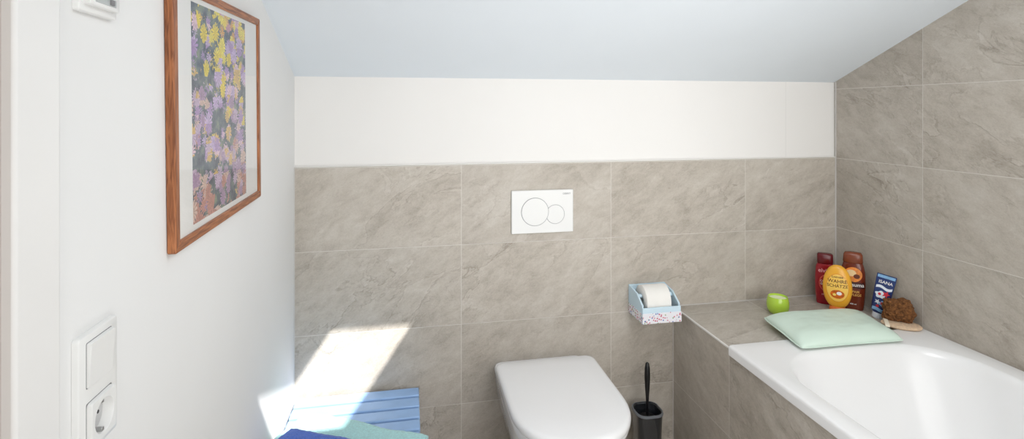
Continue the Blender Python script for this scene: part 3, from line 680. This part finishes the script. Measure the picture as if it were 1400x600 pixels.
rings.append(rings[0]); v, f = loft(rings, (False, False)); mk('piping', v, f, M_mint, e)

# ------------------------------------------------------------------ SPONGE + PAD
M_pad = mat('beige_loofah', S(222, 194, 164), rough=0.95, var=0.15, vscale=120, bump=0.9, bscale=500)
pz = zt+0.0008
e = thing('loofah_pad', 'oval beige loofah scrubbing pad lying on the bath ledge', 'sponge', (2.160, -0.380, pz), (0, 0, math.radians(-38)))
rings = [sellipse(0.056, 0.038, 2.2, 48, 0.0), sellipse(0.061, 0.042, 2.2, 48, 0.003), sellipse(0.062, 0.043, 2.2, 48, 0.007), sellipse(0.058, 0.040, 2.2, 48, 0.010), sellipse(0.035, 0.024, 2.2, 48, 0.0115), sellipse(0.012, 0.008, 2.2, 48, 0.012)]
rings = [[(x+0.0016*noise.noise(Vector((x*90, y*90, z*90))), y+0.0016*noise.noise(Vector((y*90, x*90, 3))), z) for x, y, z in r] for r in rings]
v, f = loft(rings); mk('pad', v, f, M_pad, e)
rings = []
for i in range(17):
    a = math.pi*i/16; rings.append([(x, -0.044*math.cos(a)*1.0, 0.005+0.0090*math.sin(a)+dz) for x, dz in ((-0.054, 0), (-0.040, 0), (-0.040, 0.0012), (-0.054, 0.0012))])
v, f = loft(rings); mk('strap', v, f, mat('cream_strap', S(236, 226, 206), rough=0.9), e)
sp = bpy.data.meshes.new('natural_sponge'); bm = bmesh.new(); bmesh.ops.create_icosphere(bm, subdivisions=6, radius=1.0)
for v_ in bm.verts:
    p = v_.co.copy()
    n1 = noise.noise(p*1.7+Vector((4, 2, 9))); n2 = noise.noise(p*4.0); n3 = noise.noise(p*15.0)
    pore = max(0.0, n3-0.08)
    k = 1+0.22*n1+0.16*n2-0.55*pore
    q = 5.0; nn = (abs(p.x)**q+abs(p.y)**q+abs(p.z)**q)**(1/q); p = p/(0.7*nn+0.3)
    v_.co = Vector((p.x*0.046*k, p.y*0.034*k, p.z*0.040*k))
zmin = min(v_.co.z for v_ in bm.verts)
for v_ in bm.verts: v_.co.z = max(v_.co.z-zmin-0.009, 0.0)
bm.to_mesh(sp); bm.free()
for p in sp.polygons: p.use_smooth = True
so = bpy.data.objects.new('natural_sponge', sp); COL.objects.link(so); so.location = (2.176, -0.352, pz+0.0125); so.rotation_euler = (0, 0, math.radians(-45))
so['label'] = 'rough brown porous natural sponge resting on a beige loofah pad'; so['category'] = 'sponge'
sp.materials.append(mat('brown_sponge', S(120, 78, 42), rough=0.95, var=0.5, vscale=110, bump=1.0, bscale=320))

# ------------------------------------------------------------------ CAMERA
cam = bpy.data.cameras.new('camera'); co = bpy.data.objects.new('camera', cam); COL.objects.link(co)
co.location = (0.403, -2.009, 1.41); co.rotation_euler = (math.radians(90), 0, math.radians(-10.95))
cam.sensor_fit = 'HORIZONTAL'; cam.sensor_width = 36; cam.lens = 727/1400*36; cam.shift_y = -150/1400; cam.clip_start = 0.02
scene.camera = co

# ------------------------------------------------------------------ LIGHT
sun = bpy.data.lights.new('sun', 'SUN'); sun.energy = 9.5; sun.angle = math.radians(0.6); sun.color = (1, 0.985, 0.96)
so_ = bpy.data.objects.new('sun', sun); COL.objects.link(so_); so_.location = (2, -3, 5)
so_.rotation_euler = Vector((-0.583, 1, -1.3)).to_track_quat('-Z', 'Y').to_euler()
def area(name, loc_, target, sx, sy, e, c=(1, 1, 1), spread=180):
    l = bpy.data.lights.new(name, 'AREA'); l.shape = 'RECTANGLE'; l.size = sx; l.size_y = sy; l.energy = e; l.color = c; l.spread = math.radians(spread)
    o = bpy.data.objects.new(name, l); COL.objects.link(o); o.location = loc_
    o.rotation_euler = (Vector(target)-Vector(loc_)).to_track_quat('-Z', 'Y').to_euler(); return o
area('skylight_glow', (1.25, -1.40, 2.08), (1.25, -1.1, 0), 0.7, 0.6, 11, (0.99, 0.995, 1.0), 160)
area('room_fill', (1.25, -2.65, 1.45), (1.2, 0, 1.1), 1.7, 1.5, 13, (1.0, 0.993, 0.975), 120)
area('ceiling_fill', (0.95, -1.7, 0.25), (1.05, -0.7, 2.0), 0.9, 0.8, 6.8, (0.97, 0.985, 1.0), 110)  # added fill aimed upward to brighten the ceiling; the room has no such lamp
w = bpy.data.worlds.new('world'); scene.world = w; w.use_nodes = True
bg = w.node_tree.nodes['Background']; bg.inputs[0].default_value = (0.70, 0.83, 1.0, 1); bg.inputs[1].default_value = 1.5
